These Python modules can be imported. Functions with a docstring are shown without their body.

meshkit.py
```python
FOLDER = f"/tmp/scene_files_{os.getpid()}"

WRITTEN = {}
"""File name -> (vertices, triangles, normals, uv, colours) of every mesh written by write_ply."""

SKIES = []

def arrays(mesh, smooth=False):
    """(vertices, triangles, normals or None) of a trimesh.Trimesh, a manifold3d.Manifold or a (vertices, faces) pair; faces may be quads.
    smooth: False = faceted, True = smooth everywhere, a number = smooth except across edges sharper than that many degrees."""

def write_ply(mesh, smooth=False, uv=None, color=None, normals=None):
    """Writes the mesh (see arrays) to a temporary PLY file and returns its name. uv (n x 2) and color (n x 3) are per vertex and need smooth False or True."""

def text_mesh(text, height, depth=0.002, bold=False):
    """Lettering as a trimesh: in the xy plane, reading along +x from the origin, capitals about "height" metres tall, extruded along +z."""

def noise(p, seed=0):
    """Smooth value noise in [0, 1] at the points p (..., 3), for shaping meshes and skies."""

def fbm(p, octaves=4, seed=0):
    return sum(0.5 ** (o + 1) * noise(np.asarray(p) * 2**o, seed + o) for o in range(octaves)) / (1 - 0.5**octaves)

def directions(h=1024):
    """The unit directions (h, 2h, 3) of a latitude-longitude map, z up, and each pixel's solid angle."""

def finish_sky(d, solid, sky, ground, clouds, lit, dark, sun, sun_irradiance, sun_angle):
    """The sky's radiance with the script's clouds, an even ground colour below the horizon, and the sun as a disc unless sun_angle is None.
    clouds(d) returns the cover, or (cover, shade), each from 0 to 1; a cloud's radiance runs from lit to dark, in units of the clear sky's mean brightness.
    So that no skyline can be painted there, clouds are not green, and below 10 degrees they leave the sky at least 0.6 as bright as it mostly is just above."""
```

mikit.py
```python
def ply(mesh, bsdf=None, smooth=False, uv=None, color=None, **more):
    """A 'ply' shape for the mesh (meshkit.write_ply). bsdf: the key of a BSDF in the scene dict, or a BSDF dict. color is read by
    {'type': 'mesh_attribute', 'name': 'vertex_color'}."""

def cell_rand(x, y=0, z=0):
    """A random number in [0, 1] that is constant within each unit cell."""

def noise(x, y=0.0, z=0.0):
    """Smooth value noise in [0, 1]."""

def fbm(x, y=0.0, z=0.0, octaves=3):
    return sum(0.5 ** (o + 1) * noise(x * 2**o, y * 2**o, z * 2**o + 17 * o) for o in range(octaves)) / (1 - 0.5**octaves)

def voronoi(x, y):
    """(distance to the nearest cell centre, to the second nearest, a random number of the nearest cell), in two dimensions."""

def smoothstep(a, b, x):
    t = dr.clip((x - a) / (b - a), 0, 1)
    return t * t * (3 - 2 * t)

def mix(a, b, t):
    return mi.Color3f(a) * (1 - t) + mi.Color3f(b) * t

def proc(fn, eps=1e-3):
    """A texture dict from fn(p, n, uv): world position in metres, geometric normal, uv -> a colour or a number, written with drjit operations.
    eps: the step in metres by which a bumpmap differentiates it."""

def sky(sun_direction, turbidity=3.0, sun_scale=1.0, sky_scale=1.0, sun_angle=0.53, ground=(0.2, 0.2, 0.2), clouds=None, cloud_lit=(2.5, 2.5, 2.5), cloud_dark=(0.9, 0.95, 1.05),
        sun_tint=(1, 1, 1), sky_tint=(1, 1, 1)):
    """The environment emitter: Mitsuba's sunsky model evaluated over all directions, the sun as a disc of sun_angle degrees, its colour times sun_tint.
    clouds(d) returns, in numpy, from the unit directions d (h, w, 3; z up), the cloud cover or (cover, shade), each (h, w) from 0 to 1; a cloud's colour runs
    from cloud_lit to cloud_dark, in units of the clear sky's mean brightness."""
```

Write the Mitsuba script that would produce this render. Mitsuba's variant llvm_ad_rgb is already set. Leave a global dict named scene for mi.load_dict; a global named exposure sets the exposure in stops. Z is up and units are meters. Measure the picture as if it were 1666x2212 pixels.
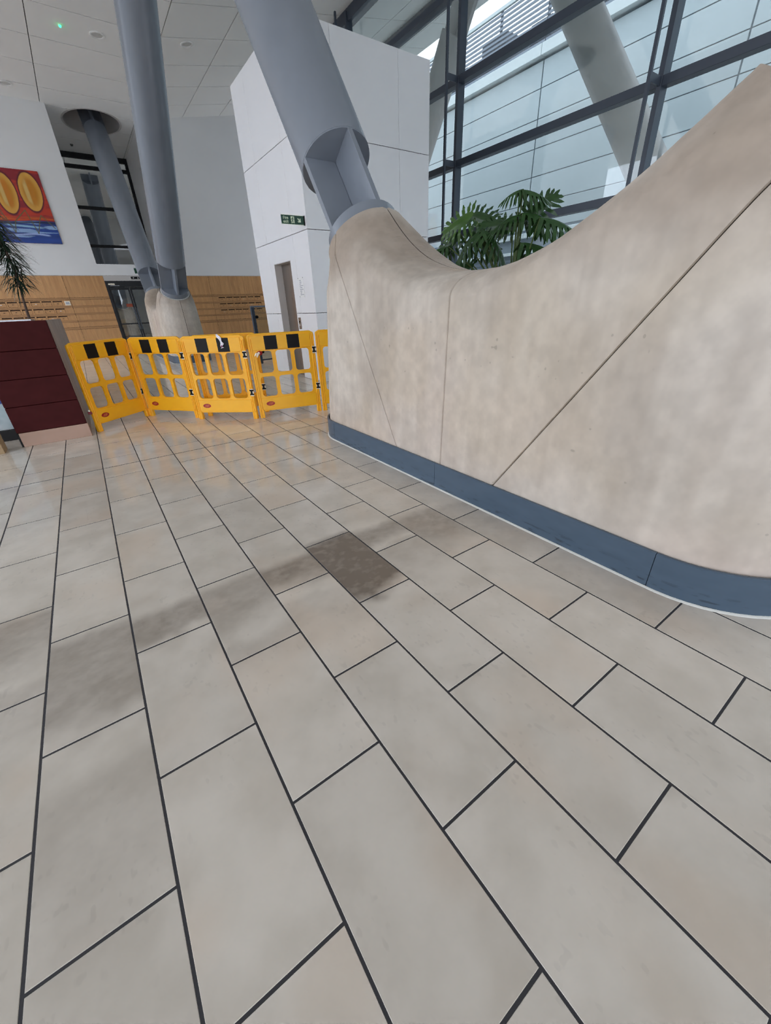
import math, random
import numpy as np, trimesh, shapely
import shapely.geometry as sg
import drjit as dr, mitsuba as mi, mikit, meshkit
from scipy.spatial import Delaunay
from scipy.interpolate import PchipInterpolator
from mikit import noise, fbm, cell_rand, smoothstep, mix
T = mi.ScalarTransform4f
random.seed(7); rng = np.random.default_rng(7)
scene, labels = {}, {}

# ------------------------------------------------------------------ camera, sky, exposure
CAM = np.array([0.51121, 0.14437, 1.23857]); FPX = 843.642
LOOK = np.array([0.4973650, 0.7297526, -0.4691367]); UP = np.array([0.2981816, 0.3640228, 0.8823690]); RIGHT = np.array([0.8146875, -0.5787474, -0.0365467])
exposure = 2.90
scene['camera'] = {'type': 'perspective', 'fov': 2 * math.degrees(math.atan(833 / FPX)), 'fov_axis': 'x', 'near_clip': 0.02, 'far_clip': 400.0,
                   'to_world': T().look_at(origin=CAM.tolist(), target=(CAM + LOOK).tolist(), up=UP.tolist())}
def overcast(d):
    n = meshkit.noise(d * 3.0) * 0.6 + meshkit.noise(d * 7.0 + 5) * 0.4
    return np.ones(d.shape[:2]), np.clip(0.25 + 0.5 * n, 0, 1)
scene['sky'] = mikit.sky((-0.4, -0.5, 0.77), turbidity=4, sun_scale=0.0, clouds=overcast, cloud_lit=(2.85, 3.05, 3.4), cloud_dark=(2.0, 2.2, 2.55), ground=(0.45, 0.45, 0.45))

# ------------------------------------------------------------------ materials
def lin(r, g, b):
    return [(c / 255 / 12.92 if c <= 10 else ((c / 255 + 0.055) / 1.055) ** 2.4) for c in (r, g, b)]
def mat(name, col, rough=0.5, metal=0.0, spec=0.5, two=False, **kw):
    b = {'type': 'principled', 'roughness': rough, 'metallic': metal, 'specular': spec, **kw}
    b['base_color'] = {'type': 'rgb', 'value': col} if isinstance(col, (list, tuple)) else col
    if isinstance(rough, dict): b['roughness'] = rough
    scene[name] = {'type': 'twosided', 'bsdf': b}
    return name

def c3(a, b, t): return mix(a, b, t)
MJ = 4.41
def tile_cell(p):
    ci = dr.floor(p.x / 0.3); odd = ci - 2 * dr.floor(ci / 2)
    near = dr.select(odd > 0.5, 0.507, 0.204); far = dr.select(odd > 0.5, MJ + 0.3, MJ)
    off = dr.select(p.y < MJ, near, far)
    return ci, dr.floor((p.y - off) / 0.6) + dr.select(p.y < MJ, 0, 100)
# dirt trodden and mopped into single tiles: column of tiles, from y, to y, strength, softness of its near edge
STAINS = [(4, 1.42, 2.00, .92, .07), (4, 1.72, 1.97, .55, .12), (3, 1.74, 1.95, .62, .10), (5, 1.80, 1.97, .55, .08), (6, 1.56, 1.93, .48, .16), (6, 1.76, 1.95, .30, .08), (2, 1.62, 1.96, .42, .16), (1, 1.74, 1.94, .52, .06), (0, 1.45, 1.97, .50, .12),
          (-1, 1.95, 2.30, .50, .22), (-1, 1.55, 1.80, .25, .15), (7, 1.30, 1.90, .28, .3), (5, 1.40, 1.72, .22, .16), (0, .85, 1.25, .22, .2), (3, 1.35, 1.60, .18, .15), (2, 1.35, 1.50, .20, .1), (7, .40, 1.1, .22, .3)]
def tile_color(p, n, uv):
    ci, ri = tile_cell(p); r = cell_rand(ci, ri, 3); r2 = cell_rand(ci, ri, 8)
    big = fbm(p.x * 7 + r * 40, p.y * 7 + r2 * 30, 0.0, 5)
    warm = fbm(p.x * 3 + 60 + r2 * 9, p.y * 2.2, 3.0, 3)
    c = c3((.500, .462, .405), (.590, .552, .495), smoothstep(.15, .85, big))
    c = c3(c, (.56, .465, .375), 0.55 * smoothstep(.48, .85, warm))
    spk = smoothstep(.70, .84, fbm(p.x * 55, p.y * 38, 2.0, 2)) * smoothstep(.42, .7, fbm(p.x * 6 + 9, p.y * 6, 1.0, 2))
    c = c * (1 - 0.07 * spk)
    c = c * (0.95 + 0.09 * r) * mi.Color3f(1.02, .990, .955)
    st = mi.Float(0)
    e1 = fbm(p.x * 7, p.y * 7, 5.0, 3) - .5; e2 = fbm(p.x * 26, p.y * 34, 9.0, 3)
    for (cx, y0, y1, k_, soft) in STAINS:
        yy = p.y + .16 * e1
        m = smoothstep(y0 - soft, y0 + soft, yy) * smoothstep(y1 + .05, y1 - .05, p.y + .07 * e1)
        st = dr.maximum(st, dr.select(dr.abs(ci - cx) < .5, k_ * m, 0.0))
    st = st * (.72 + .42 * e2)
    return c3(c, (.105, .074, .050), dr.clip(st, 0, .85))
def wet(p):
    e = fbm(p.x * 4.0, p.y * 4.0, 7.0, 3)
    return smoothstep(1.95, 1.99, p.y + 0.16 * (e - 0.5))
def tile_rough(p, n, uv):
    w = wet(p); f = fbm(p.x * 9, p.y * 9, 4.0, 3)
    return 0.34 + 0.12 * f - w * (0.25 + 0.08 * f)
mat('mat_tile', mikit.proc(tile_color), mikit.proc(tile_rough), spec=0.38)
mat('mat_grout', lin(44, 43, 46), 0.6)
mat('mat_joint', lin(74, 74, 76), 0.6)

def concrete(p, n, uv):
    a = fbm(p.x * 1.3 + p.y * 1.1, p.y * 1.7, p.z * 1.5, 4)
    st = fbm(p.y * 11, p.x * 11, p.z * 1.0, 3)
    f = fbm(p.x * 26, p.y * 26, p.z * 20, 3)
    w = fbm(p.y * 0.8 + 3, p.x, p.z * 0.7 + 4, 3)
    w2 = fbm(p.y * 1.6 + 13, p.x * 1.4, p.z * 1.2 + 7, 3)
    c = c3((.415, .375, .325), (.565, .53, .475), smoothstep(.28, .72, .6 * a + .4 * st))
    c = c3(c, (.50, .405, .355), .60 * smoothstep(.42, .70, w))
    c = c3(c, (.47, .395, .28), .30 * smoothstep(.50, .72, w2))
    c = c3(c, (.58, .55, .51), .28 * smoothstep(.55, .75, fbm(p.y * 2.0, p.z * 1.0, p.x + 8, 3)))
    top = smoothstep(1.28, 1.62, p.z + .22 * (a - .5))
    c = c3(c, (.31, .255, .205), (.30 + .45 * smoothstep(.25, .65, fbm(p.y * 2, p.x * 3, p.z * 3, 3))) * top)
    spot = smoothstep(.83, .88, fbm(p.y * 30, p.x * 30, p.z * 24, 2)) * smoothstep(.5, .6, w2)
    mot = fbm(p.y * 15, p.x * 15, p.z * 12, 4); scr = fbm(p.y * 34, p.x * 34, p.z * 2.2, 2)
    c = c * (.94 + .12 * smoothstep(.2, .8, mot)) * (.97 + .06 * scr)
    return c * (0.95 + .09 * f) * (1 - .22 * spot) * mi.Color3f(.975, .925, .885)
def concrete_bump(p, n, uv): return 0.004 * fbm(p.x * 14, p.y * 14, p.z * 14, 3)
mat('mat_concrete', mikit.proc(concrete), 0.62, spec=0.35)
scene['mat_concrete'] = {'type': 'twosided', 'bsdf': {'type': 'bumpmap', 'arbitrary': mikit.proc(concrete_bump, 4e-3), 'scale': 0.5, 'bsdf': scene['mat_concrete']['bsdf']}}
mat('mat_core', lin(105, 97, 88), 0.8)
def steel(p, n, uv):
    f = fbm(p.x * 5, p.y * 5, p.z * 1.2, 3)
    return c3((.170, .192, .225), (.205, .228, .262), f)
mat('mat_steel', mikit.proc(steel), 0.27, spec=0.6)
mat('mat_steel_light', lin(172, 176, 178), 0.4)
def skirt(p, n, uv):
    f = fbm(p.y * 8, p.x * 8, p.z * 25, 3)
    return c3((.044, .072, .105), (.060, .092, .130), f) * (1 - .55 * smoothstep(.60, .72, fbm(p.y * 16, p.x * 16, p.z * 60, 3)) * smoothstep(.12, .0, p.z))
mat('mat_skirt', mikit.proc(skirt), 0.38)
mat('mat_sealant', lin(205, 203, 195), 0.7)
mat('mat_yellow', mikit.proc(lambda p, n, uv: c3((.82, .375, .008), (.88, .45, .013), fbm(p.x * 6, p.y * 6, p.z * 6, 3))), 0.36)
mat('mat_black', lin(9, 9, 10), 0.5, spec=0.25)
mat('mat_black_soft', lin(26, 26, 28), 0.6)
mat('mat_notice', lin(150, 66, 42), 0.6)
mat('mat_red', lin(150, 22, 24), 0.4)
mat('mat_red_dark', lin(120, 20, 30), 0.5)
mat('mat_cloth', lin(225, 222, 228), 0.8, two=True)
mat('mat_purple', lin(120, 40, 80), 0.8)
mat('mat_sticker', lin(235, 225, 205), 0.5)
mat('mat_logo_text', lin(205, 120, 70), 0.5)
mat('mat_white_wall', mikit.proc(lambda p, n, uv: c3((.72, .72, .715), (.78, .78, .775), fbm(p.x * .8, p.y * .8, p.z * .8, 3))), 0.75, spec=0.3)
mat('mat_ceiling', lin(234, 233, 230), 0.85, spec=0.2)
mat('mat_gap', lin(92, 92, 92), 0.8)
mat('mat_plenum', lin(120, 120, 118), 0.8)
mat('mat_panel', lin(232, 232, 233), 0.30, spec=0.5)
mat('mat_reveal', lin(190, 186, 182), 0.45)
mat('mat_lift_door', lin(150, 140, 132), 0.32, metal=0.85)
mat('mat_chrome', lin(190, 190, 192), 0.25, metal=1.0)
def wood(p, n, uv):
    k = cell_rand(dr.floor((p.x + .63) / 1.16), dr.floor(p.z / 1.83 + .001), 2)
    g = fbm(p.x * 22 + k * 9, p.y * 22, p.z * 1.4 + k * 5, 4)
    h = fbm(p.x * 90, p.y * 90, p.z * 5, 2)
    c = c3((.42, .195, .070), (.61, .335, .132), g)
    return c * (0.86 + .22 * h) * (0.92 + .14 * k)
mat('mat_wood', mikit.proc(wood), 0.42)
def wood_rail(p, n, uv):
    g = fbm(p.x * 1.5, p.y * 20, p.z * 30, 3)
    return c3((.30, .142, .050), (.43, .225, .088), g)
mat('mat_wood_rail', mikit.proc(wood_rail), 0.45)
mat('mat_wood_dark', lin(62, 38, 20), 0.7)
def leather(p, n, uv): return c3((.043, .0068, .0072), (.058, .0095, .0100), fbm(p.x * 12, p.y * 12, p.z * 12, 3))
mat('mat_leather', mikit.proc(leather), 0.65, spec=0.1)
mat('mat_kick', mikit.proc(lambda p, n, uv: c3((.33, .20, .14), (.41, .26, .19), fbm(p.x * 3, p.y * 3, p.z * 9, 3))), 0.45)
mat('mat_stone', mikit.proc(lambda p, n, uv: c3((.20, .150, .125), (.29, .225, .19), fbm(p.x * 4, p.y * 4, p.z * 4, 4))), 0.5)
mat('mat_soil', lin(40, 30, 24), 0.9)
mat('mat_frame', lin(66, 74, 86), 0.38)
mat('mat_frame_black', lin(20, 22, 26), 0.45)
mat('mat_facade', mikit.proc(lambda p, n, uv: c3((.37, .415, .428), (.42, .465, .475), fbm(p.y * .6, p.z * .8, 2.0, 2)) * (0.95 + .1 * cell_rand(dr.floor((p.y + 6.6) / 6.8), dr.floor((p.z - 3.0) / .9), 4))), 0.5)
mat('mat_facade_edge', lin(200, 206, 206), 0.5)
mat('mat_facade_shadow', lin(122, 132, 140), 0.6)
mat('mat_louvre', lin(120, 128, 140), 0.45)
mat('mat_plant_box', lin(70, 74, 84), 0.6)
mat('mat_paving', mikit.proc(lambda p, n, uv: c3((.42, .42, .41), (.52, .52, .50), fbm(p.x, p.y, 0, 3))), 0.8)
mat('mat_column_out', lin(176, 172, 170), 0.5)
mat('mat_green', lin(14, 62, 42), 0.45)
mat('mat_sign_white', lin(214, 226, 196), 0.5)
mat('mat_white', lin(232, 232, 230), 0.5)
mat('mat_grey_text', lin(170, 171, 178), 0.6)
mat('mat_card', mikit.proc(lambda p, n, uv: c3((.28, .19, .10), (.36, .25, .135), fbm(p.x * 8, p.y * 8, p.z * 8, 2))), 0.8)
mat('mat_trunk', mikit.proc(lambda p, n, uv: c3((.045, .026, .018), (.11, .065, .045), fbm(p.x * 40, p.y * 40, p.z * 60, 2))), 0.85)
mat('mat_stalk', lin(74, 92, 44), 0.5)
mat('mat_terracotta', lin(80, 80, 84), 0.6)
scene['mat_glass'] = {'type': 'thindielectric', 'int_ior': 1.55, 'specular_transmittance': {'type': 'rgb', 'value': [.90, .95, .95]}}
def leafmat(name, a, b):
    scene[name] = {'type': 'twosided', 'bsdf': {'type': 'principled', 'base_color': mikit.proc(lambda p, n, uv: c3(a, b, fbm(p.x * 14, p.y * 14, p.z * 14, 3))), 'roughness': 0.32, 'specular': 0.5}}
leafmat('mat_leaf', (.012, .040, .010), (.030, .085, .018))
leafmat('mat_leaf_bright', (.035, .095, .014), (.075, .160, .030))
leafmat('mat_palm', (.008, .017, .011), (.022, .042, .024))
scene['mat_lamp'] = {'type': 'diffuse', 'reflectance': {'type': 'rgb', 'value': [.62, .62, .60]}}

# ------------------------------------------------------------------ helpers
def key_for(name):
    if name not in scene and name not in labels and not any(k.startswith(name + '__') for k in scene): return name
    i = 1
    while True:
        k = f'{name}_{i:03d}'
        if k not in scene and k not in labels and not any(q.startswith(k + '__') for q in scene): return k
        i += 1
COUNT = {}
def sub(parent, name):
    base = f'{parent}__{name}'
    i = COUNT.get(base, 0); COUNT[base] = i + 1
    return base if i == 0 else f'{base}_{i:03d}'
def part(parent, name, mesh, m, smooth=False, label=None, kind=None, **kw):
    k = sub(parent, name)
    scene[k] = mikit.ply(mesh, m, smooth=smooth, **kw) if not isinstance(mesh, dict) else mesh
    if label or kind:
        labels[k] = {}
        if label: labels[k]['label'] = label
        if kind: labels[k]['kind'] = kind
    return k
def thing(name, label, cat, group=None, kind=None):
    k = key_for(name)
    labels[k] = {'label': label}
    if cat: labels[k]['category'] = cat
    if group: labels[k]['group'] = group
    if kind: labels[k]['kind'] = kind
    return k
def struct(name, label, cat): return thing(name, label, cat, kind='structure')
cat_ = trimesh.util.concatenate
def bx(x0, x1, y0, y1, z0, z1, c=0.0):
    lo, hi = np.array([x0, y0, z0], float), np.array([x1, y1, z1], float)
    if c <= 0: return trimesh.creation.box(bounds=[lo, hi])
    pts = []
    for sx in (0, 1):
        for sy in (0, 1):
            for sz in (0, 1):
                base = np.where([sx, sy, sz], hi, lo); s = np.where([sx, sy, sz], -1, 1) * c
                for ax in range(3):
                    q = base + s; q[ax] = base[ax]; pts.append(q)
    return trimesh.Trimesh(np.array(pts), process=False).convex_hull
def cyl(p0, p1, r, r2=None, n=24):
    p0, p1 = np.asarray(p0, float), np.asarray(p1, float); r2 = r if r2 is None else r2
    z = p1 - p0; L = np.linalg.norm(z); z = z / L
    x = np.cross(z, [0, 0, 1] if abs(z[2]) < .9 else [1, 0, 0]); x /= np.linalg.norm(x); y = np.cross(z, x)
    a = np.arange(n) * 2 * np.pi / n; c = np.cos(a)[:, None] * x + np.sin(a)[:, None] * y
    v = np.vstack([p0 + c * r, p1 + c * r2, [p0], [p1]]); i = np.arange(n); j = (i + 1) % n
    f = np.vstack([np.c_[i, j, j + n], np.c_[i, j + n, i + n], np.c_[j, i, i * 0 + 2 * n], np.c_[i + n, j + n, i * 0 + 2 * n + 1]])
    return trimesh.Trimesh(v, f, process=False)
def tube(pts, rad, n=8):
    pts = np.asarray(pts, float); rad = np.broadcast_to(rad, len(pts))
    t = np.gradient(pts, axis=0); t /= np.linalg.norm(t, axis=1, keepdims=True)
    x = np.cross(t, [0.31, 0.2, 0.93]); x /= np.linalg.norm(x, axis=1, keepdims=True); y = np.cross(t, x)
    a = np.arange(n) * 2 * np.pi / n
    v = (pts[:, None] + rad[:, None, None] * (np.cos(a)[None, :, None] * x[:, None] + np.sin(a)[None, :, None] * y[:, None])).reshape(-1, 3)
    f = []
    for k in range(len(pts) - 1):
        for i in range(n):
            j = (i + 1) % n
            f += [[k * n + i, k * n + j, k * n + n + j], [k * n + i, k * n + n + j, k * n + n + i]]
    m0, m1 = len(v), len(v) + 1
    v = np.vstack([v, pts[0], pts[-1]])
    for i in range(n):
        j = (i + 1) % n
        f += [[j, i, m0], [(len(pts) - 1) * n + i, (len(pts) - 1) * n + j, m1]]
    return trimesh.Trimesh(v, f, process=False)
def extr(poly, d):
    out = [trimesh.creation.extrude_polygon(g, d, engine='earcut') for g in getattr(poly, 'geoms', [poly]) if g.area > 1e-8]
    return cat_(out)
def mapped(mesh, o, ex, ey, ez):
    m = mesh.copy(); v = np.asarray(m.vertices)
    m.vertices = np.asarray(o, float) + v[:, :1] * np.asarray(ex, float) + v[:, 1:2] * np.asarray(ey, float) + v[:, 2:] * np.asarray(ez, float)
    if np.dot(np.cross(ex, ey), ez) < 0: m.invert()
    return m
def rrect(x0, x1, y0, y1, r): return sg.box(x0 + r, y0 + r, x1 - r, y1 - r).buffer(r, 8)
def project(P):
    d = np.atleast_2d(P) - CAM; z = d @ LOOK
    return np.c_[833 + FPX * (d @ RIGHT) / z, 1106 - FPX * (d @ UP) / z, z]

# ------------------------------------------------------------------ floor
fl = struct('floor', 'pale stone-look floor tiles in half bond with dark joints', 'floor')
part(fl, 'grout_bed', bx(-9, 8.0, -6, 36, -0.06, -0.0010), 'mat_grout')
G = 0.0033
part(fl, 'movement_joint', bx(-9, 8.0, MJ - .0055, MJ + .0055, -0.0009, 0.0006), 'mat_joint')
def tile_mesh(w, l, c=0.0016, t=0.010):
    x0, x1, y0, y1 = G, w - G, G, l - G
    v = np.array([[x0, y0, -t], [x1, y0, -t], [x1, y1, -t], [x0, y1, -t], [x0, y0, -c], [x1, y0, -c], [x1, y1, -c], [x0, y1, -c], [x0 + c, y0 + c, 0], [x1 - c, y0 + c, 0], [x1 - c, y1 - c, 0], [x0 + c, y1 - c, 0]])
    f = []
    for b in (0, 4):
        for i in range(4):
            j = (i + 1) % 4; f += [[b + i, b + j, b + 4 + j], [b + i, b + 4 + j, b + 4 + i]]
    f += [[8, 9, 10], [8, 10, 11]]
    return trimesh.Trimesh(v, f, process=False)
tiles = []
for ci in range(-30, 27):
    odd = ci % 2
    y = MJ; first = True
    ylist = []
    yy = 0.507 + 0.6 * -11 if odd else 0.204 + 0.6 * -10
    while yy < MJ - 0.05:
        nxt = min(yy + 0.6, MJ) if MJ - (yy + 0.6) > 0.02 else MJ
        ylist.append((yy, nxt)); yy = nxt if nxt < MJ else 99
    yy = MJ
    if odd: ylist.append((MJ, MJ + .3)); yy = MJ + .3
    while yy < 35: ylist.append((yy, yy + .6)); yy += .6
    for a, b in ylist: tiles.append((ci * .3, a, round(b - a, 4)))
def tile_area(t):
    x, y, l = t
    q = project([[x, y, 0], [x + .3, y, 0], [x + .3, y + l, 0], [x, y + l, 0]])
    if (q[:, 2] < .12).any(): return 0
    if x > 2.3 and y < 4.3: return 0
    if y > 18: return 0
    P = sg.Polygon(q[:, :2]); F = sg.box(0, 0, 1666, 2212)
    return P.intersection(F).area if P.is_valid else 0
areas = np.array([tile_area(t) for t in tiles]); order = np.argsort(-areas)
single = set(int(i) for i in order[:290] if areas[i] > 30)
protos, rest = {}, []
for i, (x, y, l) in enumerate(tiles):
    if i in single:
        if l not in protos: protos[l] = mikit.ply(tile_mesh(.3, l), 'mat_tile')
        part(fl, 'tile', {**protos[l], 'to_world': T().translate([x, y, 0])}, None)
    else:
        m = tile_mesh(.3, l); m.apply_translation([x, y, 0]); rest.append(m)
part(fl, 'tile_field', cat_(rest), 'mat_tile', kind='stuff', label='small far floor tiles')

# ------------------------------------------------------------------ ceiling (flat part, and the part that rises to the glass wall)
HC, XF, SL = 6.8, 3.99, 0.18
def zc(x): return HC + max(0, x - XF) * SL
TH = 0.607; AX = np.array([0, math.sin(TH), math.cos(TH)])
PAIR = [2.19, 14.6, 30.9]; X1 = 2.86; UCOL = 1.698
ce = struct('ceiling', 'light grey ceiling of large rectangular boards with thin dark joints, sloping up to the glass wall', 'ceiling')
YS = [-6.0 + k * 1.345 for k in range(14)]
YS = [12.2 - 1.345 * k for k in range(13, 0, -1)] + [12.2, 13.54, 14.89, 16.2, 17.55, 18.75, 20.1, 21.45, 22.95]
XS = [3.99 - 2.47 * k for k in range(5, -1, -1)]
holes = []
for yc in PAIR[:2]:
    for s in (1, -1):
        yy = yc + s * (UCOL + math.tan(TH) * (HC - 2.0)); holes.append((X1 - .04, yy - .12 * s))
holegeo = shapely.union_all([shapely.affinity.scale(sg.Point(hx, hy).buffer(1, 24), .78, 1.06) for hx, hy in holes])
RX0, RX1, YB, YW = 1.62, 4.07, 18.6, 22.9
g = .010
def ceil_panel(x0, x1, y0, y1, parent):
    P = sg.box(x0 + g, y0 + g, x1 - g, y1 - g).difference(holegeo)
    if P.is_empty: return
    m = extr(P, .02); v = np.array(m.vertices); v[:, 2] += HC + np.maximum(0, v[:, 0] - XF) * SL; m.vertices = v
    part(parent, 'panel', m, 'mat_ceiling')
for x0, x1 in list(zip(XS[:-1], XS[1:])) + [(3.99, 4.3)]:
    for y0, y1 in zip(YS[:-1], YS[1:]):
        if y0 >= 18.7:
            x0b, x1b = max(x0, RX0 - .1), min(x1, RX1 + .1)
            if x1b - x0b < .1: continue
            ceil_panel(x0b, x1b, y0, y1, ce)
        elif x1 < 4.2: ceil_panel(x0, x1, y0, y1, ce)
for x0, x1 in ((3.99, 5.45), (5.45, 6.72), (6.72, 8.0)):
    for y0, y1 in zip(YS[:-1], YS[1:]):
        if y0 < 18.7: ceil_panel(x0, x1, y0, y1, ce)
def sloped_slab(x0, x1, y0, y1, dz0, dz1, hole=True):
    P = sg.box(x0, y0, x1, y1)
    if hole: P = P.difference(holegeo)
    m = extr(P, dz1 - dz0); v = np.array(m.vertices); v[:, 2] += HC + dz0 + np.maximum(0, v[:, 0] - XF) * SL; m.vertices = v
    return m
part(ce, 'joint_backing', cat_([sloped_slab(-8.36, XF, YS[0], 23.1, .021, .06), sloped_slab(XF, 8.0, YS[0], 18.8, .021, .06), sloped_slab(XF, RX1 + .15, 18.8, 23.1, .021, .06)]), 'mat_gap')
part(ce, 'plenum_slab', bx(-8.4, 4.2, YS[0], 23.2, HC + 1.5, HC + 1.65), 'mat_plenum')
for i, (hx, hy) in enumerate(holes):
    n = 48; a = np.arange(n) * 2 * np.pi / n
    e = np.c_[hx + .78 * np.cos(a), hy + 1.06 * np.sin(a)]; eo = np.c_[hx + .83 * np.cos(a), hy + 1.11 * np.sin(a)]
    v = np.vstack([np.c_[e, e[:, 0] * 0 + HC - .012], np.c_[eo, e[:, 0] * 0 + HC - .012], np.c_[e, e[:, 0] * 0 + HC + 1.5], np.c_[eo, e[:, 0] * 0 + HC - .001]])
    k = np.arange(n); j = (k + 1) % n
    f = np.vstack([np.c_[k, j, j + n], np.c_[k, j + n, k + n], np.c_[j, k, k + 2 * n], np.c_[j, k + 2 * n, j + 2 * n], np.c_[k + n, j + n, j + 3 * n], np.c_[k + n, j + 3 * n, k + 3 * n]])
    part(ce, 'hole_rim', trimesh.Trimesh(v, f[:, ::-1], process=False), 'mat_reveal', smooth=35)

# ceiling fittings
def downlight(x, y, label):
    z = zc(x); k = thing('ceiling_light', label, 'ceiling light', 'round ceiling lights')
    sl = SL if x > XF else 0
    def tilt(m):
        v = np.array(m.vertices); v[:, 2] += (v[:, 0] - x) * sl; m.vertices = v; return m
    prof = [[.105, -.001], [.150, -.001], [.152, -.012], [.140, -.020], [.112, -.016], [.105, -.001]]
    rim = trimesh.creation.revolve(np.array(prof), sections=32); rim.apply_translation([x, y, z]); part(k, 'rim', tilt(rim), 'mat_white', smooth=40)
    d = cyl((x, y, z - .009), (x, y, z - .001), .106, n=32); part(k, 'diffuser', tilt(d), 'mat_lamp')
downlight(2.78, 14.15, 'round ceiling light on the flat ceiling left of the front grey column')
downlight(4.62, 13.80, 'round ceiling light between the two grey columns, on the sloping boards')
downlight(0.84, 17.7, 'round ceiling light close to the white wall above the painting')
k = thing('alarm_light', 'tiny glowing green light on the ceiling, near the upper left corner', 'indicator light')
part(k, 'housing', cyl((2.10, 14.135, HC - .012), (2.10, 14.135, HC - .0005), .03, n=20), 'mat_white', smooth=40)
scene[k + '__lens'] = mikit.ply(trimesh.creation.icosphere(2, .026).apply_translation([2.10, 14.135, HC - .022]), 'mat_green', smooth=True, emitter={'type': 'area', 'radiance': {'type': 'rgb', 'value': [.02, .8, .16]}})
k = thing('smoke_detector', 'small grey detector on the recess ceiling beside the rear leaning column', 'smoke detector')
part(k, 'base', cyl((2.25, 21.9, HC - .03), (2.25, 21.9, HC - .0005), .07, n=24), 'mat_white', smooth=40)
part(k, 'sensor', cyl((2.25, 21.9, HC - .08), (2.25, 21.9, HC - .03), .035, .055, n=24), 'mat_gap', smooth=40)

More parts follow.
